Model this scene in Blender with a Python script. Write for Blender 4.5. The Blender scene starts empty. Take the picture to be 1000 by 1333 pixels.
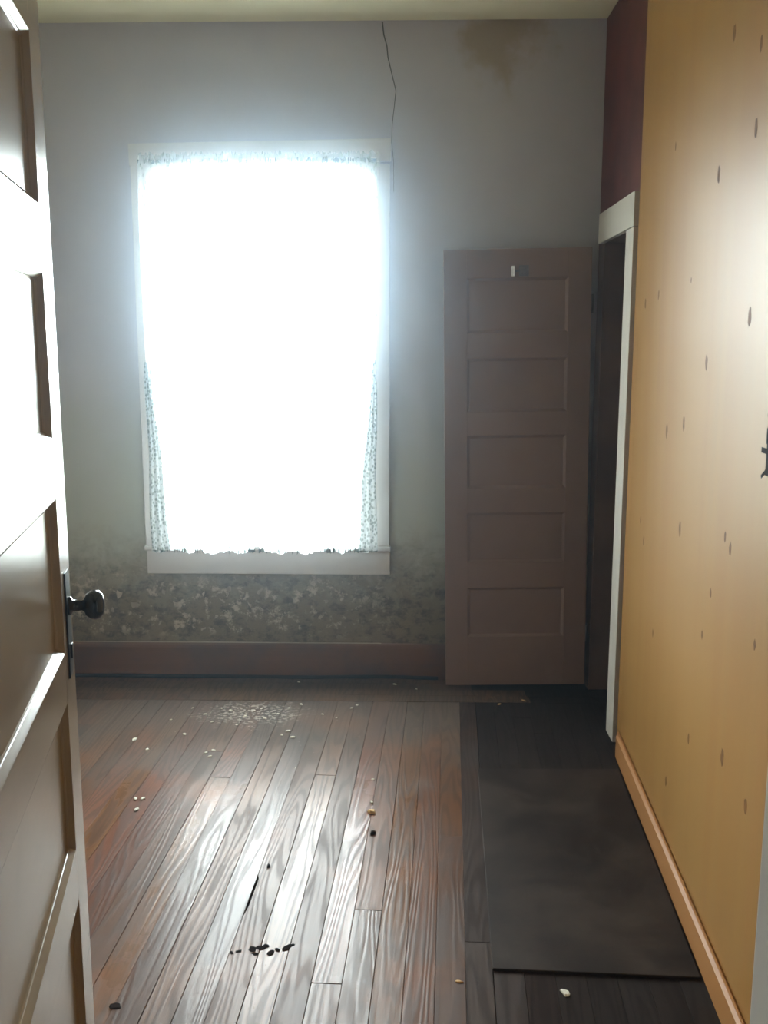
import bpy, bmesh, math, random
from mathutils import Vector, Matrix
random.seed(7)
S = bpy.context.scene
COL = S.collection

# ------------------------------------------------------------------ camera
cam_d = bpy.data.cameras.new('camera')
cam = bpy.data.objects.new('camera', cam_d)
COL.objects.link(cam)
S.camera = cam
PITCH, YAW = math.radians(9.762), math.radians(1.334)
cam.location = (0, 0, 1.6)
cam.rotation_euler = (math.radians(90) - PITCH, 0, YAW)
cam_d.sensor_fit = 'VERTICAL'
cam_d.sensor_height = 36.0
cam_d.lens = 36.0 * 1270 / 1333
cam_d.clip_start = 0.02

# ------------------------------------------------------------------ daylight
W = bpy.data.worlds.new('overcast_sky')
S.world = W
W.use_nodes = True
bg = W.node_tree.nodes['Background']
bg.inputs[0].default_value = (0.85, 0.93, 1.0, 1)
bg.inputs[1].default_value = 40.0
W.cycles.sampling_method = 'AUTOMATIC'
pd = bpy.data.lights.new('window_portal', 'AREA')
pd.shape = 'RECTANGLE'; pd.size = 1.04; pd.size_y = 1.80
pd.cycles.is_portal = True
po = bpy.data.objects.new('window_portal', pd)
po.location = (-0.66, 4.70, 1.51)
po.rotation_euler = (math.radians(-90), 0, 0)
COL.objects.link(po)

S.view_settings.view_transform = 'Standard'
S.view_settings.look = 'None'
S.view_settings.gamma = 1.0
S.view_settings.use_curve_mapping = False
S.view_settings.exposure = 1.05
S.cycles.use_denoising = True
S.cycles.max_bounces = 10
S.cycles.diffuse_bounces = 6
S.cycles.transparent_max_bounces = 16
S.cycles.caustics_reflective = False
S.cycles.caustics_refractive = False

# ------------------------------------------------------------------ node helpers
class NT:
    def __init__(self, name):
        self.m = bpy.data.materials.new(name)
        self.m.use_nodes = True
        self.t = self.m.node_tree
        self.t.nodes.clear()
        self.out = self.t.nodes.new('ShaderNodeOutputMaterial')
    def put(self, sock, v):
        if hasattr(v, 'links') or hasattr(v, 'is_linked'):
            self.t.links.new(v, sock)
        elif isinstance(v, (tuple, list)):
            if sock.type == 'RGBA' and len(v) == 3:
                v = (*v, 1)
            sock.default_value = v
        else:
            if sock.type in ('RGBA',):
                v = (v, v, v, 1)
            elif sock.type == 'VECTOR':
                v = (v, v, v)
            sock.default_value = v
    def n(self, typ, ins=None, outp=0, **attrs):
        nd = self.t.nodes.new('ShaderNode' + typ)
        for k, v in attrs.items():
            setattr(nd, k, v)
        for k, v in (ins or {}).items():
            self.put(nd.inputs[k], v)
        return nd.outputs[outp]
    def math(self, op, a, b=0.0, c=0.0, clamp=False):
        return self.n('Math', {0: a, 1: b, 2: c}, operation=op, use_clamp=clamp)
    def mul(self, a, b): return self.math('MULTIPLY', a, b)
    def add(self, a, b): return self.math('ADD', a, b)
    def ramp(self, v, a, b, lo=0.0, hi=1.0):          # smooth step a..b -> lo..hi
        return self.n('MapRange', {'Value': v, 'From Min': a, 'From Max': b, 'To Min': lo, 'To Max': hi},
                      interpolation_type='SMOOTHSTEP')
    def mix(self, f, a, b, blend='MIX'):
        nd = self.t.nodes.new('ShaderNodeMix')
        nd.data_type = 'RGBA'; nd.blend_type = blend
        self.put(nd.inputs[0], f); self.put(nd.inputs[6], a); self.put(nd.inputs[7], b)
        return nd.outputs[2]
    def pos(self):
        return self.n('NewGeometry')
    def sep(self, v):
        nd = self.t.nodes.new('ShaderNodeSeparateXYZ')
        self.t.links.new(v, nd.inputs[0])
        return nd.outputs
    def scale(self, v, s, off=(0, 0, 0), rot=(0, 0, 0)):
        return self.n('Mapping', {'Vector': v, 'Scale': s, 'Location': off, 'Rotation': rot})
    def noise(self, v, s, detail=4, rough=0.55, dist=0.0):
        return self.n('TexNoise', {'Vector': v, 'Scale': s, 'Detail': detail, 'Roughness': rough, 'Distortion': dist})
    def rnd(self):
        nd = self.t.nodes.new('ShaderNodeObjectInfo')
        return nd.outputs['Random']
    def bump(self, h, strength=0.2, dist=0.01):
        return self.n('Bump', {'Height': h, 'Strength': strength, 'Distance': dist})
    def pbr(self, color, rough=0.6, metal=0.0, normal=None, spec=0.5, coat=0.0, coat_rough=0.2):
        ins = {'Base Color': color, 'Roughness': rough, 'Metallic': metal, 'Specular IOR Level': spec,
               'Coat Weight': coat, 'Coat Roughness': coat_rough}
        if normal is not None:
            ins['Normal'] = normal
        s = self.n('BsdfPrincipled', ins)
        self.t.links.new(s, self.out.inputs[0])
        return self.m

def mat_plain(name, col, rough=0.6, metal=0.0, var=0.15, scale=20, bump=0.1, spec=0.5):
    k = NT(name)
    p = k.pos()
    nz = k.noise(p, scale)
    c = k.mix(k.ramp(nz, .3, .7), tuple(x * (1 - var) for x in col), tuple(min(1, x * (1 + var)) for x in col))
    return k.pbr(c, rough, metal, k.bump(nz, bump, .004), spec)

M = {}
# ---- plaster of the window wall: grey paint, green mould and peeling towards the floor
k = NT('stained_plaster'); p = k.pos(); xyz = k.sep(p); X, Y, Z = xyz[0], xyz[1], xyz[2]
n1 = k.noise(p, 2.2, 6, .6); n2 = k.noise(p, 9, 6, .65, .4); n3 = k.noise(p, 30, 5, .6)
c = k.mix(n1, (.43, .42, .475), (.56, .55, .61))
zn = k.add(Z, k.math('MULTIPLY_ADD', n1, .9, -.45))
low = k.ramp(zn, 1.75, .75)
c = k.mix(k.mul(low, .8), c, (.44, .46, .37))
xd = k.add(X, k.math('MULTIPLY_ADD', n1, .8, -.4))
zm = k.add(Z, k.math('MULTIPLY_ADD', n2, .7, -.35))
brown = k.ramp(zm, .78, .30)
c = k.mix(k.mul(brown, .85), c, (.19, .13, .058))
n5 = k.noise(k.scale(p, (1, 1, 1.4)), 16, 9, .72)
mould = k.mul(k.ramp(k.add(k.mul(n5, .7), k.mul(n2, .3)), .46, .62), k.ramp(zm, .80, .35))
c = k.mix(k.mul(mould, .85), c, (.045, .038, .020))
peelm = k.mul(k.ramp(k.noise(p, 17, 9, .75, .15), .53, .62), k.mul(k.ramp(Z, .62, .42), k.ramp(Z, .17, .26)))
peelm = k.mul(peelm, k.ramp(X, .1, -.35))
c = k.mix(k.mul(peelm, .85), c, (.62, .55, .45))
stx = k.math('DISTANCE' if False else 'ABSOLUTE', k.add(xd, -.42)); stz = k.math('ABSOLUTE', k.add(Z, -2.93))
st = k.ramp(k.add(stx, k.mul(stz, .75)), .24, .10)
c = k.mix(k.mul(st, .8), c, (.34, .27, .17))
h = k.add(k.mul(n3, .3), k.mul(peelm, .8))
M['plaster'] = k.pbr(c, .8, 0, k.bump(h, .35, .006), .25)

# ---- other walls
M['plaster_plain'] = mat_plain('faded_plaster', (.80, .78, .74), .85, 0, .08, 3)
M['red_wall'] = mat_plain('dark_red_painted_wall', (.10, .024, .020), .6, 0, .3, 6)
M['hall_wall'] = mat_plain('hall_plaster', (.78, .72, .62), .85, 0, .08, 3)
M['closet'] = mat_plain('closet_boards', (.15, .095, .075), .9, 0, .2, 5)
# ---- ceiling
k = NT('stained_ceiling'); p = k.pos(); X, Y, Z = k.sep(p)
n1 = k.noise(p, 3.5, 6, .6)
c = k.mix(n1, (.80, .78, .56), (.88, .86, .66))
M['ceiling'] = k.pbr(c, .85, 0, k.bump(n1, .15, .01), .2)

# ---- floor boards
def board_mat(name, base_a, base_b, streak, gloss, dusty=True, worn=.5, red=(.30, .09, .045), spec=.18):
    k = NT(name); p = k.pos(); X, Y, Z = k.sep(p); r = k.rnd()
    off = k.n('CombineXYZ', {0: k.mul(r, 13.0), 1: k.mul(r, 37.0), 2: 0.0})
    v = k.n('VectorMath', {0: p, 1: off}, operation='ADD')
    v = k.scale(v, (1, 1, 1), rot=(0, 0, math.radians(2.57)))
    fig = k.noise(k.scale(v, (9.0, .75, 1)), 1.0, 2, .4, .1)
    rings = k.math('SINE', k.mul(fig, 95.0))
    grain = k.noise(k.scale(v, (160, 3.5, 1)), 1.0, 4, .6)
    patch = k.noise(p, 3.2, 5, .6)
    c = k.mix(r, base_a, base_b)
    r2 = k.math('FRACT', k.mul(r, 7.31))
    c = k.mix(k.mul(k.ramp(r2, .55, 1.0), .6), c, red)
    c = k.mix(k.mul(k.ramp(rings, -.2, .9), .55), c, streak)
    c = k.mix(k.mul(k.ramp(grain, .4, .75), .45), c, tuple(x * .35 for x in base_a))
    pat2 = k.noise(p, 1.7, 4, .6)
    c = k.mix(k.mul(k.ramp(pat2, .5, .7), .5), c, tuple(x * y for x, y in zip(base_a, (1.5, 1.15, .8))))
    wear = k.mul(k.ramp(patch, .42, .66), worn)
    c = k.mix(wear, c, (.095, .085, .085))
    rough = k.add(gloss, k.mul(patch, .20))
    rough = k.add(rough, k.mul(k.ramp(rings, -.2, .9), .10))
    rough = k.add(rough, k.mul(k.math('FRACT', k.mul(r, 3.77)), .16))
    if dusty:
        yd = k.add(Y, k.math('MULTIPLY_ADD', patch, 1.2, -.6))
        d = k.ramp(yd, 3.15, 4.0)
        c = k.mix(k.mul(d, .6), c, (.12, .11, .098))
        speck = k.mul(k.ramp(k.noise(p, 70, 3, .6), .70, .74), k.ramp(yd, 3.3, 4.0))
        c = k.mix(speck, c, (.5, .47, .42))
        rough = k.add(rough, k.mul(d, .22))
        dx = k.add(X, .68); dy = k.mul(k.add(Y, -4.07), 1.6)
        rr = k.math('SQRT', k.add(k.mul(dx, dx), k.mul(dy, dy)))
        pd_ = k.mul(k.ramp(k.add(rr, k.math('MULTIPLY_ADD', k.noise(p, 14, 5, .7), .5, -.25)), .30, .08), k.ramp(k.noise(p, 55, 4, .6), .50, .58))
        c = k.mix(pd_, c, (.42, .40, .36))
    h = k.add(k.mul(rings, .25), k.mul(grain, .6))
    return k.pbr(c, rough, 0, k.bump(h, .22, .002), spec)
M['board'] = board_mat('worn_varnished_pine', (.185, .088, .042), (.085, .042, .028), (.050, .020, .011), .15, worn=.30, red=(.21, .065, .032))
M['board_dark'] = board_mat('black_stained_boards', (.028, .019, .016), (.020, .014, .013), (.012, .008, .007), .7, False, .08, (.032, .016, .012), .15)
M['board_mid'] = board_mat('brown_stained_boards', (.060, .036, .026), (.040, .024, .020), (.018, .010, .008), .5, False, .25, (.07, .028, .02), .15)
M['board_border'] = board_mat('matte_border_boards', (.135, .088, .055), (.085, .056, .040), (.045, .028, .018), .75, False, .25, (.13, .06, .035), .2)  # boards along the window wall: duller brown and rougher than the planks
M['subfloor'] = mat_plain('subfloor_grime', (.035, .026, .020), .95, 0, .2, 10)
k = NT('hardboard_sheet'); p = k.pos(); n1 = k.noise(p, 3.5, 7, .65, .3); n2 = k.noise(k.scale(p, (1, 5, 1)), 6, 5, .6)
c = k.mix(k.ramp(n1, .35, .68), (.020, .014, .012), (.052, .038, .031))
c = k.mix(k.mul(k.ramp(n2, .5, .7), .4), c, (.030, .015, .011))
M['sheet'] = k.pbr(c, .6, 0, k.bump(n1, .15, .004), .12)

# ---- pine wall panelling
k = NT('knotty_pine_panelling'); p = k.pos()
g = k.noise(k.scale(p, (18, 18, .55)), 1.0, 4, .6, .3); b2 = k.noise(k.scale(p, (1, 7, .25)), 1.0, 2, .5); b3 = k.noise(p, 60, 3, .5)
c = k.mix(g, (.34, .180, .048), (.44, .245, .072))
c = k.mix(k.mul(k.ramp(b2, .45, .65), .35), c, (.35, .15, .035))
M['pine'] = k.pbr(c, k.add(.365, k.mul(g, .10)), 0, k.bump(b3, .05, .002), .5)
M['knot'] = mat_plain('pine_knot', (.19, .080, .022), .6, 0, .3, 60, .1, .2)
k = NT('orange_pine_baseboard'); p = k.pos(); g = k.noise(k.scale(p, (30, 1.2, 30)), 1.0, 4, .6)
c = k.mix(g, (.40, .165, .048), (.50, .25, .09))
M['pine_trim'] = k.pbr(c, .5, 0, k.bump(g, .06, .002), .35)
k = NT('brown_baseboard'); p = k.pos(); g = k.noise(k.scale(p, (1.2, 30, 30)), 1.0, 5, .65); n1 = k.noise(p, 5, 5, .6)
c = k.mix(g, (.12, .048, .017), (.20, .085, .032)); c = k.mix(k.mul(k.ramp(n1, .45, .65), .6), c, (.07, .045, .04))
M['brown_trim'] = k.pbr(c, .55, 0, k.bump(g, .1, .003), .4)
k = NT('dust'); p = k.pos()
M['dust'] = k.pbr(k.mix(k.noise(p, 40), (.30, .26, .20), (.42, .38, .30)), .95)
# ---- painted woodwork
def paint(name, col, rough, brush=True, dirt=.2, axis=(2, 2, 40)):
    k = NT(name); p = k.n('TexCoord', outp=3)
    br = k.noise(k.scale(p, axis), 1.0, 4, .6); n1 = k.noise(p, 4, 6, .6)
    c = k.mix(k.mul(k.ramp(n1, .45, .75), dirt), col, tuple(x * .6 for x in col))
    return k.pbr(c, k.add(rough, k.mul(br, .08)), 0, k.bump(br, .12, .0015), .5)
M['door_paint'] = paint('cream_gloss_paint', (.34, .265, .185), .17, axis=(3, 3, 70))
M['door2_paint'] = paint('brown_door_paint', (.24, .155, .125), .45, dirt=.35)
M['trim_paint'] = paint('off_white_trim_paint', (.66, .63, .57), .4, dirt=.35)
M['window_paint'] = paint('grey_white_window_paint', (.60, .57, .55), .45, dirt=.3)
M['black_metal'] = mat_plain('blackened_iron', (.018, .017, .018), .38, .6, .2, 40)
M['black_rubber'] = mat_plain('black_rubber', (.006, .006, .006), .7, 0, .2, 40, .1, .2)
M['black_china'] = mat_plain('black_china_knob', (.010, .010, .013), .12, 0, .1, 30, 0)
M['steel'] = mat_plain('bright_steel', (.72, .72, .70), .22, 1.0, .05, 40, 0)
M['grey_steel'] = mat_plain('dull_steel', (.16, .16, .18), .5, .7, .2, 40)
M['rod'] = mat_plain('white_enamel_rod', (.7, .7, .66), .4)
M['crack'] = mat_plain('crack_dark', (.012, .010, .010), .95)
M['flake'] = mat_plain('peeling_paint_flake', (.44, .38, .30), .8, 0, .25, 25)
M['chip'] = mat_plain('plaster_chip', (.72, .70, .62), .85, 0, .1, 30)
M['chip_tan'] = mat_plain('tan_crumb', (.75, .50, .24), .8, 0, .15, 30)
M['grime'] = mat_plain('dark_grime', (.012, .008, .007), .95, 0, .3, 50, .1, .1)
M['gravel'] = mat_plain('outdoor_grass', (.085, .088, .055), .9, 0, .3, 2)
# glass: clear pane that lets the daylight straight through
k = NT('window_glass')
f = k.n('Fresnel', {'IOR': 1.45})
s = k.n('MixShader', {0: k.mul(f, .6), 1: k.n('BsdfTransparent', {'Color': (.95, .97, .96)}), 2: k.n('BsdfGlossy', {'Roughness': .02})})
k.t.links.new(s, k.out.inputs[0]); M['glass'] = k.m
# sheer curtain with a dark green leaf print
k = NT('sheer_leaf_print_curtain'); p = k.n('TexCoord', outp=2)
w = k.noise(p, 28, 2, .5)
v = k.n('TexVoronoi', {'Vector': k.scale(p, (75, 38, 1), rot=(0, 0, .6)), 'Scale': 1.0, 'Randomness': 1.0})
leaf = k.ramp(k.add(v, k.mul(w, .35)), .58, .46)
col = k.mix(k.mul(leaf, .75), (.70, .735, .755), (.10, .15, .13))
tr = k.n('BsdfTransparent', {'Color': k.mix(leaf, (1, 1, 1), (.75, .85, .8))})
tl = k.n('MixShader', {0: .3, 1: k.n('BsdfTranslucent', {'Color': col}), 2: k.n('BsdfDiffuse', {'Color': col})})
s = k.n('MixShader', {0: .48, 1: tr, 2: tl})
k.t.links.new(s, k.out.inputs[0]); M['curtain'] = k.m
k = NT('bunched_leaf_print'); p = k.pos()
v = k.n('TexVoronoi', {'Vector': k.scale(p, (95, 1, 60), rot=(0, .7, 0)), 'Scale': 1.0, 'Randomness': 1.0})
leaf = k.ramp(k.add(v, k.mul(k.noise(p, 60, 2), .4)), .75, .5)
col = k.mix(k.mul(leaf, .85), (.62, .67, .68), (.20, .25, .24))
k.t.links.new(k.n('MixShader', {0: .84, 1: k.n('BsdfTranslucent', {'Color': col}), 2: k.n('BsdfDiffuse', {'Color': col})}), k.out.inputs[0])
M['curtain_thick'] = k.m
k = NT('curtain_hem'); p = k.pos(); n1 = k.noise(p, 45, 3, .6)
M['hem'] = k.pbr(k.mix(k.ramp(n1, .4, .6), (.05, .075, .06), (.22, .25, .22)), .9)

# ------------------------------------------------------------------ mesh helpers
def link(name, me, mat=None, parent=None):
    o = bpy.data.objects.new(name, me)
    COL.objects.link(o)
    if mat is not None and me is not None:
        me.materials.append(M[mat] if isinstance(mat, str) else mat)
    if parent is not None:
        o.parent = parent
    return o
def mesh(name, verts, faces, smooth=False):
    me = bpy.data.meshes.new(name)
    me.from_pydata([tuple(v) for v in verts], [], faces)
    bm = bmesh.new(); bm.from_mesh(me)
    bmesh.ops.recalc_face_normals(bm, faces=bm.faces)
    if smooth:
        for f in bm.faces: f.smooth = True
    bm.to_mesh(me); bm.free()
    return me
def boxes_mesh(name, boxes, bevel=0.0):
    bm = bmesh.new()
    for (x0, x1, y0, y1, z0, z1) in boxes:
        mt = Matrix.Translation(((x0 + x1) / 2, (y0 + y1) / 2, (z0 + z1) / 2)) @ Matrix.Diagonal((x1 - x0, y1 - y0, z1 - z0, 1))
        bmesh.ops.create_cube(bm, size=1, matrix=mt)
    if bevel:
        bmesh.ops.bevel(bm, geom=list(bm.edges), offset=bevel, segments=2, affect='EDGES', profile=.6)
    me = bpy.data.meshes.new(name); bm.to_mesh(me); bm.free()
    return me
def box(name, b, mat, parent=None, bevel=0.0):
    return link(name, boxes_mesh(name, [b] if not isinstance(b, list) else b, bevel), mat, parent)
def prism(name, poly, z0, z1, chamfer=0.0):
    """footprint polygon (x,y) extruded in z, top edge chamfered"""
    n = len(poly)
    area = sum(poly[i][0] * poly[(i + 1) % n][1] - poly[(i + 1) % n][0] * poly[i][1] for i in range(n))
    if area < 0: poly = poly[::-1]
    vs = [(x, y, z0) for x, y in poly] + [(x, y, z1 - chamfer) for x, y in poly]
    fs = [tuple(range(n))[::-1]] + [(i, (i + 1) % n, n + (i + 1) % n, n + i) for i in range(n)]
    if chamfer:
        ins = []
        for i in range(n):
            a, b, c_ = Vector(poly[i - 1]), Vector(poly[i]), Vector(poly[(i + 1) % n])
            e1, e2 = (b - a).normalized(), (c_ - b).normalized()
            m1, m2 = Vector((-e1.y, e1.x)), Vector((-e2.y, e2.x))
            d = (m1 + m2); d = d / max(.2, d.length_squared) * 2
            q = b + d * chamfer
            ins.append((q.x, q.y, z1))
        vs += ins
        fs += [(n + i, n + (i + 1) % n, 2 * n + (i + 1) % n, 2 * n + i) for i in range(n)]
        fs.append(tuple(range(2 * n, 3 * n)))
    else:
        fs.append(tuple(range(n, 2 * n)))
    return mesh(name, vs, fs)
def lathe(name, prof, seg=24, axis='Y'):
    vs, fs = [], []
    for r, hgt in prof:
        for j in range(seg):
            a = 2 * math.pi * j / seg
            x, z = r * math.cos(a), r * math.sin(a)
            vs.append((x, hgt, z) if axis == 'Y' else (x, z, hgt))
    for i in range(len(prof) - 1):
        for j in range(seg):
            fs.append((i * seg + j, i * seg + (j + 1) % seg, (i + 1) * seg + (j + 1) % seg, (i + 1) * seg + j))
    fs.append(tuple(range(seg))[::-1]); fs.append(tuple(range((len(prof) - 1) * seg, len(prof) * seg)))
    return mesh(name, vs, fs, True)
def tag(o, label, cat, group=None, kind=None):
    o['label'] = label; o['category'] = cat
    if group: o['group'] = group
    if kind: o['kind'] = kind
    return o
def struct(o, label, cat):
    return tag(o, label, cat, None, 'structure')
def empty(name, loc=(0, 0, 0), rot=(0, 0, 0)):
    o = bpy.data.objects.new(name, None); COL.objects.link(o)
    o.location = loc; o.rotation_euler = rot
    return o
def clip(poly, axis, val, keep_less):
    out = []
    for i in range(len(poly)):
        a, b = poly[i], poly[(i + 1) % len(poly)]
        ia = (a[axis] <= val) == keep_less; ib = (b[axis] <= val) == keep_less
        if ia: out.append(a)
        if ia != ib:
            t = (val - a[axis]) / (b[axis] - a[axis])
            out.append(tuple(a[j] + t * (b[j] - a[j]) for j in (0, 1)))
    return out

# ------------------------------------------------------------------ room dimensions
XL, XR = -1.75, 0.862            # side walls
YB, YF = 4.55, 0.94              # window wall, entry wall (room faces)
ZC = 2.99
SL = 0.0448                      # the panelled wall and the boards run askew by 2.6 degrees
def XP(y): return 0.846 + SL * (y - 3.655)     # panelling face

# ------------------------------------------------------------------ floor
fl = box('floor', (-1.95, 1.75, -1.5, 4.75, -.12, -.024), 'subfloor')
struct(fl, 'worn varnished wooden plank floor with dark stained boards by the closet', 'floor')
A = math.atan(SL); ca, sa = math.cos(A), math.sin(A)
FX0, FX1, FY0, FY1 = -1.75, 1.62, -1.35, 4.222
BW = 0.0785
def floorboard(t0, t1, s0, s1, mat, notch=None):
    pts = [(t0, s0), (t1, s0), (t1, s1), (t0, s1)]
    if notch:
        pts = [(t0, s0), (t1, s0), (t1, s1), (t0, s1), (t0, notch[1]), (t0 + .007, notch[1] - .02), (t0 + .006, notch[0] + .05), (t0, notch[0])]
    poly = [(t * ca + s * sa, -t * sa + s * ca) for t, s in pts]
    for ax, v, kl in ((0, FX0, False), (0, FX1, True), (1, FY0, False), (1, FY1, True)):
        poly = clip(poly, ax, v, kl)
        if len(poly) < 3: return
    dz = random.uniform(-.0016, .0)
    link('floorboard', prism('floorboard', poly, -.022, dz, .0008), mat, fl)
rng = random.Random(3)
for i in range(-24, 24):
    g = .0003 + .0009 * rng.random() ** 2
    t0 = .0555 + i * BW + (0 if i else 0); t1 = t0 + BW - g
    if i == 0: t1 = t0 + .070
    if i > 0: t0 -= .0065; t1 -= .0065
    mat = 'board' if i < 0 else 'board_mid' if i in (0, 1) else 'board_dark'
    cuts = [-1.6]
    s = -1.6 + rng.uniform(.6, 3.5)
    while s < 4.6:
        cuts.append(s); s += rng.uniform(2.2, 4.2)
    if i == 0: cuts = [-1.6, .9, 2.425]
    if i == 1: cuts = [-1.6, .4, 2.60]
    cuts.append(4.7)
    for a, b in zip(cuts[:-1], cuts[1:]):
        nt = None
        if i == -8 and a < 2.5 < b and b > 2.85 and a < 2.4: nt = (2.50, 2.72)
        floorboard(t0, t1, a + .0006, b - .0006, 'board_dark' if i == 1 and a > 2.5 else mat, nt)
for j in range(4):
    y0 = FY1 + .002 + j * .0805; y1 = y0 + .0795
    xs = [FX0, rng.uniform(-1.0, -.4), rng.uniform(.0, .6), FX1]
    for a, b in zip(xs[:-1], xs[1:]):
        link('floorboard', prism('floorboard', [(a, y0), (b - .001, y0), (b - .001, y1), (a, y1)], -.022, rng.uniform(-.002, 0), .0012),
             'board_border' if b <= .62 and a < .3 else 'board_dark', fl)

# ------------------------------------------------------------------ shell
struct(box('ceiling', (-1.95, 1.75, -1.5, 4.75, ZC, ZC + .1), 'ceiling'), 'stained pale yellow plaster ceiling', 'ceiling')
WX0, WX1, WZ0, WZ1 = -1.172, -0.150, 0.640, 2.400     # window opening
wb = box('wall_back', [(-1.95, WX0, YB, 4.75, 0, ZC), (WX1, 1.75, YB, 4.75, 0, ZC), (WX0, WX1, YB, 4.75, 0, WZ0), (WX0, WX1, YB, 4.75, WZ1, ZC)], 'plaster')
struct(wb, 'grey plaster window wall with mould and peeling paint above the baseboard', 'wall')
struct(box('wall_left', (-1.95, XL, YF, YB, 0, ZC), 'plaster_plain'), 'pale plaster wall behind the cream door', 'wall')
DX0, DX1, DZ = -0.4635 - .006, 0.3675, 2.235           # entry doorway
wf = box('wall_front', [(-1.75, DX0 - .02, .80, YF, 0, ZC), (DX1 + .02, .90, .80, YF, 0, ZC), (DX0 - .02, DX1 + .02, .80, YF, DZ + .02, ZC)], 'plaster_plain')
struct(wf, 'plaster wall pierced by the entry doorway', 'wall')
# right wall: panelled part askew, then the old wall with the closet doorway
CY0, CY1, CZ = 3.905, 4.40, 2.033                      # closet opening
wr = link('wall_right', prism('wall_right', [(XP(YF) + .012, YF), (1.0, YF), (1.0, 3.735), (XP(3.735) + .012, 3.735)], 0, ZC), 'red_wall')
struct(wr, 'right wall sheeted with knotty pine panelling', 'wall')
wc = box('wall_closet', [(XR, .98, 3.735, CY0 - .02, 0, ZC), (XR, .98, CY1 + .02, YB, 0, ZC), (XR, .98, CY0 - .02, CY1 + .02, CZ + .02, ZC)], 'red_wall')
struct(wc, 'dark red wall strip around the closet doorway', 'wall')
struct(box('wall_closet_inner', [(1.62, 1.74, 3.45, YB, 0, ZC), (1.0, 1.62, 3.33, 3.45, 0, ZC), (.98, 1.0, 3.33, 3.735, 0, ZC)], 'closet'), 'dark inner walls of the closet', 'wall')
struct(box('wall_hall', [(-1.75, -1.63, -1.35, .80, 0, ZC), (1.3, 1.42, -1.35, .80, 0, ZC), (-1.75, 1.42, -1.47, -1.35, 0, ZC), (.90, 1.3, .80, .92, 0, ZC)], 'hall_wall'), 'plain plaster walls of the hall outside the room', 'wall')

# pine panelling sheets on the right wall, with knots
def panel(y0, y1, z0=.0, z1=ZC):
    q = [(XP(y0), y0 + .0006), (XP(y0) + .0115, y0 + .0006), (XP(y1) + .0115, y1 - .0006), (XP(y1), y1 - .0006)]
    return link('wall_panel', prism('wall_panel', q, z0, z1 - .002), 'pine', wr)
sheets = [(panel(a, b), a, b) for a, b in ((3.652, 3.735), (YF + .002, 3.652))]
def knot(y, z, w=.018, hh=.030):
    n = 12; x = XP(y); vs = []
    for j in range(n):
        a = 2 * math.pi * j / n; r = rng.uniform(.8, 1.15)
        sh = abs(math.sin(a)) ** 1.0
        dy, dz = w * r * .5 * math.cos(a), hh * r * .5 * math.sin(a)
        vs.append((x + SL * dy + .0002, y + dy, z + dz))
    vs += [(v[0] - .0007, y + (v[1] - y) * .7, z + (v[2] - z) * .7) for v in vs]
    fs = [(j, (j + 1) % n, n + (j + 1) % n, n + j) for j in range(n)] + [tuple(range(n, 2 * n))]
    sh = [s for s, a, b in sheets if a <= y <= b][0]
    link('knot', mesh('knot', vs, fs), 'knot', sh)
for y, z in [(2.64, 2.03), (2.34, 2.08), (3.17, 2.2), (2.88, 1.78), (3.32, 1.76), (3.54, 1.74), (2.3, 1.66), (2.66, 1.55), (2.57, 2.35), (3.1, 1.33), (2.88, 1.37), (2.86, 1.06), (2.39, 1.13), (2.34, 1.11), (3.16, .65), (2.55, .83), (2.11, .94), (2.63, .5), (2.3, .59), (2.87, .26), (2.1, .56), (3.45, .98), (3.38, .92), (2.49, .96), (2.34, 2.26), (1.8, 1.2), (1.7, .7), (1.6, 1.9), (1.9, 1.6), (1.4, 1.1), (1.3, 1.8)]:
    s = rng.choice((.45, .6, .75, .9, 1.0))
    knot(y, z, .030 * s, .050 * s)
# splintered gouge in the panelling
for (y, z, w, hh, rx) in [(2.125, 1.372, .05, .012, .0), (2.11, 1.405, .022, .035, .0), (2.12, 1.325, .05, .008, -.5), (2.108, 1.448, .03, .008, .2), (2.09, 1.37, .05, .10, 0)]:
    o = box('gouge', (-.0006, .0006, -w / 2, w / 2, -hh / 2, hh / 2), 'crack', sheets[1][0])
    o.location = (XP(y), y, z); o.rotation_euler = (rx, 0, -math.atan(SL))

# baseboards
me = prism('baseboard_right', [(XP(YF) - .021, YF + .001), (XP(YF) - .0005, YF + .001), (XP(3.70) - .0005, 3.70), (XP(3.655) - .021, 3.64)], .001, .092, .008)
struct(link('baseboard_right', me, 'pine_trim'), 'orange pine baseboard under the panelling', 'baseboard')
# far baseboard: sagging floor leaves a dark gap beneath it
def base_far():
    n = 44; x0, x1 = XL + .001, XR - .002
    vs, fs = [], []
    prof_top = [(4.549, .172), (4.536, .172), (4.531, .163), (4.529, .150)]
    for i in range(n + 1):
        x = x0 + (x1 - x0) * i / n
        zb = .002
        ring = [(4.549, zb), (4.529, zb)] + prof_top[::-1]
        vs += [(x, y, z) for y, z in ring]
    m = 6
    for i in range(n):
        for j in range(m):
            fs.append((i * m + j, i * m + (j + 1) % m, (i + 1) * m + (j + 1) % m, (i + 1) * m + j))
    fs += [tuple(range(m)), tuple(range(n * m, n * m + m))]
    return mesh('baseboard_back', vs, fs)
bb = struct(link('baseboard_back', base_far(), 'brown_trim'), 'scuffed brown wooden baseboard along the window wall', 'baseboard')
box('dust_ledge', (XL + .02, -.12, 4.5365, 4.549, .1722, .1742), 'dust', bb)

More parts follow.
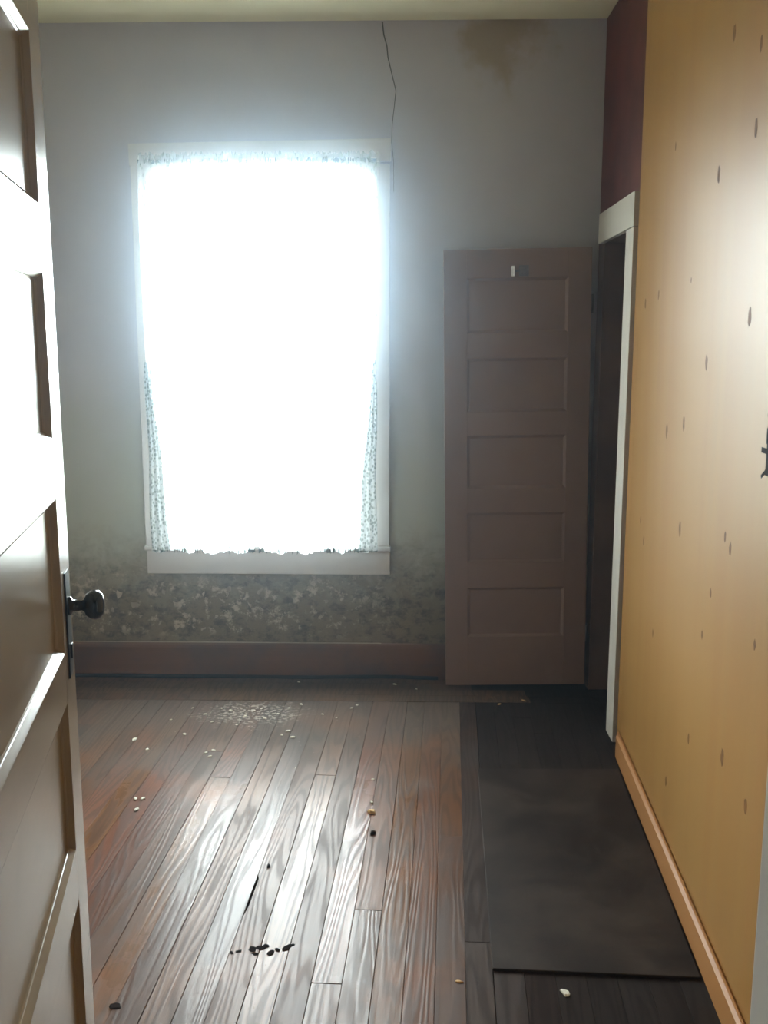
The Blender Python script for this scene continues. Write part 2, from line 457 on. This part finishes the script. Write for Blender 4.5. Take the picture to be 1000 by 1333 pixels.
# thin black cable lying along its foot
cu = bpy.data.curves.new('cable', 'CURVE'); cu.dimensions = '3D'; cu.bevel_depth = .0085; cu.bevel_resolution = 3
sp_ = cu.splines.new('POLY'); cpts = []
for i in range(70):
    x = XL + .03 + (.155 - XL - .03) * i / 69
    cpts.append((x, 4.517 - .002 * math.sin(x * 9) - .004 * max(0, x + .35) * (1 + math.sin(x * 21)), .0090 + .0045 * max(0, math.sin(x * 5.2 + 2.2)) * (1 if x > -.5 else .3)))
sp_.points.add(69)
for q, c_ in zip(sp_.points, cpts): q.co = (*c_, 1)
co = bpy.data.objects.new('cable_curve', cu)
dg = bpy.data.meshes.new_from_object(co); dg.name = 'cable'
bpy.data.objects.remove(co)
dg.materials.clear()
tag(link('cable', dg, 'black_rubber'), 'thin black cable lying along the foot of the brown baseboard', 'cable')

# crack running down the plaster beside the window
pts = [(-.113, 2.985), (-.104, 2.93), (-.096, 2.885), (-.088, 2.84), (-.079, 2.806), (-.060, 2.74), (-.055, 2.70), (-.059, 2.63), (-.066, 2.56), (-.072, 2.485), (-.066, 2.40), (-.065, 2.272)]
vs, fs = [], []
for i, (x, z) in enumerate(pts):
    w = .0045 * (1 - i / len(pts)) + .0012
    jx = rng.uniform(-.004, .004)
    vs += [(x + jx - w, YB + .001, z), (x + jx, YB - .0012, z), (x + jx + w, YB + .001, z)]
for i in range(len(pts) - 1):
    fs += [(3 * i, 3 * i + 1, 3 * i + 4, 3 * i + 3), (3 * i + 1, 3 * i + 2, 3 * i + 5, 3 * i + 4)]
link('crack', mesh('crack', vs, fs), 'crack', wb)
# curled paint flakes above the baseboard
def flake(x, z, w, hh, ang):
    n = 7; vs = []
    rs = [rng.uniform(.2, 1.3) for _ in range(n)]
    for lvl in (0, 1):
        for j in range(n):
            a = 2 * math.pi * j / n
            u, v = w * rs[j] * math.cos(a), hh * rs[j] * math.sin(a)
            lift = .002 + .006 * max(0, v / hh) ** 2
            vs.append((x + u * math.cos(ang) - v * math.sin(ang), YB - lift - .0012 * lvl, z + u * math.sin(ang) + v * math.cos(ang)))
    fs = [tuple(range(n))[::-1], tuple(range(n, 2 * n))] + [(j, (j + 1) % n, n + (j + 1) % n, n + j) for j in range(n)]
    link('paint_flake', mesh('paint_flake', vs, fs), 'flake', wb)
for (x, z, w, hh) in [(-1.37, .41, .035, .045), (-1.33, .35, .03, .04), (-1.28, .30, .022, .03), (-1.17, .42, .03, .02), (-1.12, .36, .025, .03), (-1.07, .31, .028, .02), (-1.10, .25, .03, .025), (-1.00, .24, .02, .02), (-1.20, .27, .012, .03), (-.98, .42, .03, .012), (-.90, .38, .03, .014), (-.84, .44, .03, .02), (-.76, .36, .025, .018), (-.70, .43, .035, .02), (-.45, .42, .014, .018), (-.38, .38, .018, .022), (-.33, .44, .012, .01), (-.40, .30, .02, .02), (-.15, .42, .008, .01), (-.62, .31, .03, .014), (-1.42, .33, .02, .03), (-.93, .30, .014, .02)]:
    flake(x + rng.uniform(-.02, .02), z, w * .6, hh * .6, rng.uniform(-1.5, 1.5))

# ------------------------------------------------------------------ window
win = struct(empty('window_1', (-.66, YB, .52)), 'tall sash window with off-white casing behind sheer curtains', 'window')
def wpart(name, b, mat='window_paint', bevel=.003, parent=None):
    o = box(name, b, mat, None, bevel)
    pr = parent or win
    o.parent = pr
    o.location = -(win.location) if pr is win else (0, 0, 0)
    return o
CF = YB - .024
wpart('side_casing', (-1.240, -1.166, CF, YB + .001, .656, 2.388))
wpart('side_casing', (-.156, -.080, CF, YB + .001, .656, 2.388))
hc = wpart('head_casing', (-1.245, -.075, CF - .002, YB + .001, 2.392, 2.488))
hc.rotation_euler = (0, -math.radians(.9), 0)
Rm = Matrix.Rotation(-math.radians(.9), 4, 'Y'); pv = Vector((-.66, YB, 2.43))
hc.matrix_local = Matrix.Translation(pv - win.location) @ Rm @ Matrix.Translation(-pv)
wpart('sill', (-1.246, -.074, YB - .036, YB + .06, .632, .655), bevel=.005)
wpart('apron', (-1.238, -.078, CF, YB + .001, .518, .632))
wpart('jamb', (WX0, WX0 + .018, YB, 4.74, WZ0 + .014, WZ1), bevel=0)
wpart('jamb', (WX1 - .018, WX1, YB, 4.74, WZ0 + .014, WZ1), bevel=0)
wpart('head_jamb', (WX0 + .018, WX1 - .018, YB, 4.74, WZ1 - .018, WZ1), bevel=0)
def sash(z0, z1, y):
    x0, x1 = WX0 + .019, WX1 - .019; w = .032
    s_ = wpart('sash', [(x0, x0 + w, y, y + .035, z0, z1), (x1 - w, x1, y, y + .035, z0, z1), (x0 + w, x1 - w, y, y + .035, z0, z0 + w), (x0 + w, x1 - w, y, y + .035, z1 - w, z1)], bevel=0)
    box('pane', (x0 + w, x1 - w, y + .015, y + .019, z0 + w, z1 - w), 'glass', s_)
sash(.655, 1.53, YB + .05)
sash(1.49, WZ1 - .02, YB + .095)

# curtain rod with brackets
rod = empty('curtain_rod', (-.66, YB - .07, 2.40))
tag(rod, 'thin white curtain rod on brackets across the window head', 'curtain rod')
me = lathe('rod', [(.006, -.525), (.006, .525)], 12, 'Z')
o = link('rod', me, 'rod', rod); o.rotation_euler = (0, math.pi / 2 - math.radians(.5), 0)
for sx in (-1, 1):
    bxm = boxes_mesh('bracket', [(-.006, .006, -.006, .046, -.010, .010), (-.010, .010, .040, .0465, -.028, .028), (-.004, .004, -.008, .004, -.012, .026)], .0015)
    b_ = link('bracket', bxm, 'rod', rod); b_.location = (sx * .528, 0, sx * .0048)

# two sheer curtain panels: ruffled heading, soft folds, hems belly out over the sill
def curtain(x0, x1, seed, bulge_c, label):
    r = random.Random(seed)
    nu, nv = 96, 60; zt, zb = 2.425, .640
    ph = [r.uniform(0, 6.28) for _ in range(6)]
    vs, fs, uv = [], [], []
    for j in range(nv + 1):
        v = j / nv
        z = zt + (zb - zt) * v
        for i in range(nu + 1):
            u = i / nu
            x = x0 + (x1 - x0) * u
            gather = math.exp(-((z - 2.40) / .05) ** 2)
            fold = .010 * math.sin(u * 38 + ph[0]) + .007 * math.sin(u * 61 + ph[1] + v * 1.5) + .005 * math.sin(u * 21 + ph[2] - v * 2)
            fold *= (1 - .55 * gather)
            b = .045 * math.exp(-((x - bulge_c) / .13) ** 2) * max(0, (v - .72) / .28) ** 1.6
            y = YB - .070 + fold * (.6 + .6 * v) - b
            if gather > .3 and v > .01: y = min(y, YB - .078 + .3 * fold)
            zz = z
            if j == 0: zz += r.uniform(-.006, .014)
            if j == nv: zz += .006 * math.sin(u * 24 + ph[3]) + r.uniform(-.004, .004)
            x += .006 * math.sin(v * 7 + ph[4]) * (1 if u in (0, 1) else .5)
            vs.append((x, y, zz + .004 * (x + .66)))
            uv.append((u * .75, v * 1.785))
    for j in range(nv):
        for i in range(nu):
            a = j * (nu + 1) + i
            fs.append((a, a + 1, a + nu + 2, a + nu + 1))
    me = bpy.data.meshes.new('curtain')
    me.from_pydata(vs, [], fs)
    ul = me.uv_layers.new(name='uv')
    for lp in me.loops: ul.data[lp.index].uv = uv[lp.vertex_index]
    for pf in me.polygons: pf.use_smooth = True
    cur = tag(link('curtain', me, 'curtain'), label, 'curtain', 'sheer curtains at the window')
    # ruffle along the heading and the dark hem, each a strip of its own
    def strip(name, z_lo, z_hi, amp, mat, keep):
        sv, sf = [], []; n = 120
        for i in range(n + 1):
            u = i / n; x = x0 + (x1 - x0) * u
            b = .045 * math.exp(-((x - bulge_c) / .13) ** 2) * (1 if name == 'hem' else 0)
            y = YB - .081 - b + .004 * math.sin(u * 90)
            hi = z_hi + r.uniform(-amp, amp); lo = z_lo + r.uniform(-amp, amp) * 1.2
            sv += [(x, y, lo + .004 * (x + .66)), (x, y - .0015, hi + .004 * (x + .66))]
        for i in range(n):
            if keep(r, i / n): sf.append((2 * i, 2 * i + 2, 2 * i + 3, 2 * i + 1))
        link(name, mesh(name, sv, sf), mat, cur)
    left = x0 < -1
    strip('ruffle', 2.385, 2.402, .006, 'hem', (lambda q, u: q.random() < (.75 if u < .35 else .25)) if left else (lambda q, u: q.random() < .25 + .75 * u))
    strip('hem', .638, .655, .004, 'hem', (lambda q, u: q.random() < (.95 if u < .12 else .35 if u < .5 else .08) or u > .93) if left else (lambda q, u: q.random() < (.98 if u > .8 else .5 if u > .55 else .06) or u < .05))
    # outer edge bunched into several layers, wider towards the hem
    sv, sf, n, mU = [], [], 40, 10
    xe, sg = (x0, 1) if left else (x1, -1)
    for j in range(n + 1):
        v = j / n; z = 1.52 + (.648 - 1.52) * v
        wd = .012 + .075 * v ** .8
        for i in range(mU + 1):
            u = i / mU
            sv.append((xe + sg * (wd * u + .004 * math.sin(v * 9 + ph[5])), YB - .094 + .006 * math.sin(u * 16 + v * 3 + ph[1]), z))
    for j in range(n):
        for i in range(mU):
            a = j * (mU + 1) + i
            sf.append((a, a + 1, a + mU + 2, a + mU + 1))
    fe = mesh('bunched_edge', sv, sf, True)
    link('bunched_edge', fe, 'curtain_thick', cur)
    return cur
curtain(-1.192, -.708, 11, -.86, 'sheer leaf-print curtain panel on the side of the window nearer the cream door')
curtain(-.692, -.138, 12, -.52, 'sheer leaf-print curtain panel on the side of the window nearer the brown door')

# ------------------------------------------------------------------ five-panel doors
def five_panel(root, Wd, T, stile, rails, zbot, ztop, mat, rec=.012, mould=.016):
    """leaf spans x 0..Wd, y 0..T, z from zbot; rails = list of (z0,z1) from bottom to top"""
    ch = .0015
    def pc(name, b): return box(name, b, mat, root, ch)
    pc('stile', (0, stile, 0, T, zbot, ztop)); pc('stile', (Wd - stile, Wd, 0, T, zbot, ztop))
    for a, b in rails: pc('rail', (stile, Wd - stile, 0, T, a, b))
    for (a0, a1), (b0, b1) in zip(rails[:-1], rails[1:]):
        z0, z1, x0, x1 = a1, b0, stile, Wd - stile
        pn = box('panel', (x0, x1, rec, T - rec, z0, z1), mat, root)
        prof = [(0, .0004), (mould * .12, .0018), (mould * .72, rec * .72), (mould * .78, rec * .84), (mould, rec)]
        for side in (0, 1):
            vs, fs = [], []
            for ins, dep in prof:
                y = dep if side == 0 else T - dep
                vs += [(x0 + ins, y, z0 + ins), (x1 - ins, y, z0 + ins), (x1 - ins, y, z1 - ins), (x0 + ins, y, z1 - ins)]
            for q in range(len(prof) - 1):
                for j in range(4):
                    fs.append((q * 4 + j, q * 4 + (j + 1) % 4, q * 4 + 4 + (j + 1) % 4, q * 4 + 4 + j))
            link('moulding', mesh('moulding', vs, fs), mat, pn)

# entry door, standing open into the room along the left
al = math.atan(.2008)
d1 = empty('door_1', (-.4635, .948, 0.0), (0, 0, math.pi / 2 + al))
struct(d1, 'cream gloss-painted five-panel entry door standing open, with a black knob', 'door')
five_panel(d1, .82, .036, .108, [(.012, .305), (.585, .685), (.967, 1.060), (1.336, 1.442), (1.717, 1.827), (2.093, 2.205)], .012, 2.205, 'door_paint', .013, .0135)
# lock plate and knob on the free stile
KX, KZ = .82 - .052, 1.132
pl = box('lock_plate', (KX - .024, KX + .024, -.003, .0005, 1.002, 1.198), 'black_metal', d1, .0012)
pl['label'] = 'long black metal lock plate'
box('keyhole_cover', (KX - .006, KX + .006, -.006, -.0025, 1.035, 1.062), 'black_metal', pl, .001)
kn = link('door_knob', lathe('door_knob', [(.017, -.003), (.017, -.007), (.011, -.010), (.0095, -.026), (.012, -.030), (.021, -.034), (.0265, -.042), (.0275, -.050), (.0255, -.057), (.019, -.063), (.008, -.0655)], 32), 'black_china', d1)
kn.location = (KX, 0, KZ); kn['label'] = 'round black china door knob'
for hz in (.25, 1.15, 1.98):
    hg = link('hinge', lathe('hinge', [(.006, -.045), (.006, .045)], 12, 'Z'), 'black_metal', d1); hg.location = (-.004, .030, hz)
# closet door, swung back against the window wall
d2 = empty('door_2', (.190, 4.398, .016), (0, -.0165, 0))
struct(d2, 'brown five-panel closet door swung open against the window wall', 'door')
five_panel(d2, .648, .034, .102, [(0, .236), (.469, .590), (.821, .935), (1.174, 1.281), (1.517, 1.629), (1.865, 1.990)], 0, 1.990, 'door2_paint', .010, .012)
lt = box('rim_bolt', [(.330, .372, -.012, .0005, 1.872, 1.918)], 'grey_steel', d2, .002); lt['label'] = 'dull grey bolt case'
st_ = box('bolt_strike', (-.009, .009, -.001, .001, -.022, .022), 'steel', d2); st_.location = (.303, -.0085, 1.894); st_.rotation_euler = (0, 0, -math.radians(47)); st_['label'] = 'bright steel strike'
box('bolt_bar', (.308, .332, -.009, .0005, 1.890, 1.900), 'grey_steel', d2, .001)
for hz in (.25, 1.75):
    hg = link('hinge', lathe('hinge', [(.006, -.04), (.006, .04)], 12, 'Z'), 'grey_steel', d2); hg.location = (.652, .004, hz)

# closet doorway trim
t1 = struct(empty('trim_1', (XR, 3.84, 0)), 'white-painted casing around the closet doorway beside the panelling', 'door trim')
def tp(root, name, b, mat, bevel=.002):
    o = box(name, b, mat, root, bevel); o.location = -root.location; return o
tp(t1, 'side_casing', (XR - .020, XR, 3.782, CY0 + .004, .001, 2.031), 'trim_paint')
tp(t1, 'head_casing', (XR - .022, XR, 3.778, 4.455, 2.034, 2.160), 'trim_paint')
tp(t1, 'side_casing', (XR - .006, XR, CY1 - .004, 4.50, .001, 2.031), 'closet')
tp(t1, 'jamb', (XR, .98, CY0 - .019, CY0, .001, CZ), 'closet', 0)
tp(t1, 'jamb', (XR, .98, CY1, CY1 + .019, .001, CZ), 'closet', 0)
tp(t1, 'head_jamb', (XR, .98, CY0 - .019, CY1 + .019, CZ, CZ + .019), 'closet', 0)
# entry doorway trim
t2 = struct(empty('trim_2', (DX1, .87, 0)), 'off-white jambs and casing of the entry doorway', 'door trim')
tp(t2, 'jamb', (DX1, DX1 + .0195, .795, .941, .001, DZ), 'trim_paint')
tp(t2, 'jamb', (DX0 - .0195, DX0, .795, .940, .001, DZ), 'trim_paint')
tp(t2, 'head_jamb', (DX0 - .0195, DX1 + .0195, .795, .940, DZ, DZ + .0195), 'trim_paint')
tp(t2, 'side_casing', (DX1 + .006, DX1 + .10, .9405, .957, .001, DZ + .006), 'trim_paint')
tp(t2, 'side_casing', (DX0 - .14, DX0 - .045, .9405, .957, .001, DZ + .006), 'trim_paint')
tp(t2, 'head_casing', (DX0 - .14, DX1 + .10, .9405, .957, DZ + .007, DZ + .11), 'trim_paint')

# ------------------------------------------------------------------ things on the floor
sh = link('hardboard_sheet', prism('hardboard_sheet', [(.276, 3.505), (.228, 2.295), (.757, 2.272), (.812, 3.515)], .0003, .007, .0015), 'sheet')
tag(sh, 'brown-black hardboard sheet lying flat on the dark boards beside the pine baseboard', 'board')
def chip(x, y, w, l, hgt, mat, name, label, cat, group, z=.0002):
    n = 8; ang = rng.uniform(0, 6.28); vs = []
    rs = [rng.uniform(.65, 1.2) for _ in range(n)]
    for lvl, (sc, zz) in enumerate(((1, 0), (1.0, hgt * .5), (.72, hgt))):
        for j in range(n):
            a = 2 * math.pi * j / n
            u, v = w * rs[j] * sc * math.cos(a), l * rs[j] * sc * math.sin(a)
            vs.append((u * math.cos(ang) - v * math.sin(ang), u * math.sin(ang) + v * math.cos(ang), zz * rng.uniform(.85, 1.1)))
    fs = [tuple(range(n))[::-1], tuple(range(2 * n, 3 * n))]
    for lvl in range(2):
        fs += [(lvl * n + j, lvl * n + (j + 1) % n, lvl * n + n + (j + 1) % n, lvl * n + n + j) for j in range(n)]
    o = link(name, mesh(name, vs, fs), mat); o.location = (x, y, z)
    return tag(o, label, cat, group)
LW = ('plaster_chip', 'small white plaster chip lying on the dusty boards below the window', 'chip', 'plaster chips below the window')
for x, y, s in [(-1.112, 3.762, 1.5), (-1.033, 3.664, 1), (-.920, 3.823, 1.1), (-.793, 3.640, 1), (-.767, 3.663, 1), (-.770, 3.604, .9), (-.493, 3.865, 1.2), (-.513, 3.824, 1), (-.466, 3.801, 1.2), (-.879, 4.046, .9), (-.832, 3.959, .8), (-1.013, 3.981, .7), (-.776, 4.094, 1), (-.674, 4.096, 1), (-.610, 4.008, 1), (-.240, 4.134, 1), (-.218, 4.172, 1), (-.471, 4.176, 1), (-.42, 3.506, .5), (-.364, 4.058, .8), (-.70, 4.03, .8), (-.64, 4.12, .9), (-.56, 4.06, .7), (-.82, 4.12, .7), (-.72, 3.93, .7), (-.95, 4.12, .7), (-.52, 4.13, .6), (-.30, 4.02, .6)]:
    chip(x, y, .007 * s, .011 * s, .004 * s, 'chip', *LW)
for x, y, s in [(-.964, 3.237, 1.0), (-.937, 3.238, 1.1), (-.936, 3.156, 1.1)]:
    chip(x, y, .007 * s, .011 * s, .004 * s, 'chip', 'plaster_chip', 'white plaster chip in a cluster of three on the boards beside the open cream door', 'chip', 'cluster of chips by the door')
for x, y, s in [(-.514, 4.469, .8), (-.052, 4.447, 1), (.050, 4.387, .9)]:
    chip(x, y, .006 * s, .011 * s, .004 * s, 'chip', 'plaster_chip', 'small plaster chip on the matte border boards against the brown baseboard', 'chip', 'chips by the baseboard')
for x, y, s in [(.422, 4.197, .9), (.538, 4.247, 1)]:
    chip(x, y, .006 * s, .013 * s, .003 * s, 'chip_tan', 'wood_splinter', 'thin tan splinter on the dark floor under the brown closet door', 'splinter', 'splinters under the closet door')
chip(-.116, 3.153, .012, .016, .010, 'chip_tan', 'plaster_crumb', 'largest tan crumb on the bare boards, behind the dark pebble', 'crumb', None)
chip(-.119, 3.227, .006, .008, .005, 'chip', 'plaster_crumb', 'small pale crumb just behind the large tan crumb', 'crumb', None)
chip(-.120, 3.413, .005, .007, .004, 'chip', 'plaster_crumb', 'tiny pale crumb alone farther behind the tan crumbs', 'crumb', None)
chip(-.108, 3.007, .009, .012, .009, 'grime', 'dirt_pebble', 'dark brown pebble on the boards in front of the tan crumb', 'pebble', None)
chip(-.423, 2.792, .010, .006, .006, 'grime', 'dirt_pebble', 'dark speck of dirt in the glossy middle of the floor', 'pebble', None)
chip(.401, 2.213, .010, .016, .004, 'chip', 'plaster_chip', 'pale grey chip on the black boards in front of the hardboard sheet', 'chip', None)
chip(.139, 2.249, .004, .010, .003, 'chip_tan', 'wood_splinter', 'thin yellow splinter on the boards beside the hardboard sheet', 'splinter', None)
chip(-.709, 2.136, .012, .016, .002, 'grime', 'grime_spot', 'dark grime spot on the orange boards close to the open cream door', 'grime', None)
for x, y, s in [(-.462, 2.355, .6), (-.444, 2.362, .7), (-.408, 2.374, 1.2), (-.388, 2.380, 1), (-.372, 2.388, .8), (-.358, 2.359, 1), (-.342, 2.372, .6), (-.318, 2.380, 1), (-.306, 2.392, .7), (-.398, 2.352, .7)]:
    chip(x, y, .015 * s, .009 * s, .0008, 'grime', 'grime_spot', 'dark grime fleck in the smear across the glossy boards', 'grime', 'smear of grime on the boards')

# ------------------------------------------------------------------ haze volume added to stand in for lens bloom round the window
k = NT('bloom_haze')
k.t.links.new(k.n('VolumeScatter', {'Color': (.64, .82, 1.0), 'Density': .056, 'Anisotropy': .968}), k.out.inputs[1])
k.m.cycles.homogeneous_volume = True if hasattr(k.m.cycles, 'homogeneous_volume') else None
M['haze'] = k.m
hz_ = box('haze', (-1.74, 1.61, -1.34, 4.545, .02, 2.985), 'haze')
tag(hz_, 'thin haze added to the room for the lens-bloom glow around the window', 'haze', None, 'stuff')

# ------------------------------------------------------------------ outdoors
gd = box('ground', (-30, 30, 4.9, 60, -.72, -.6), 'gravel')
struct(gd, 'grassy ground outside the window', 'ground')
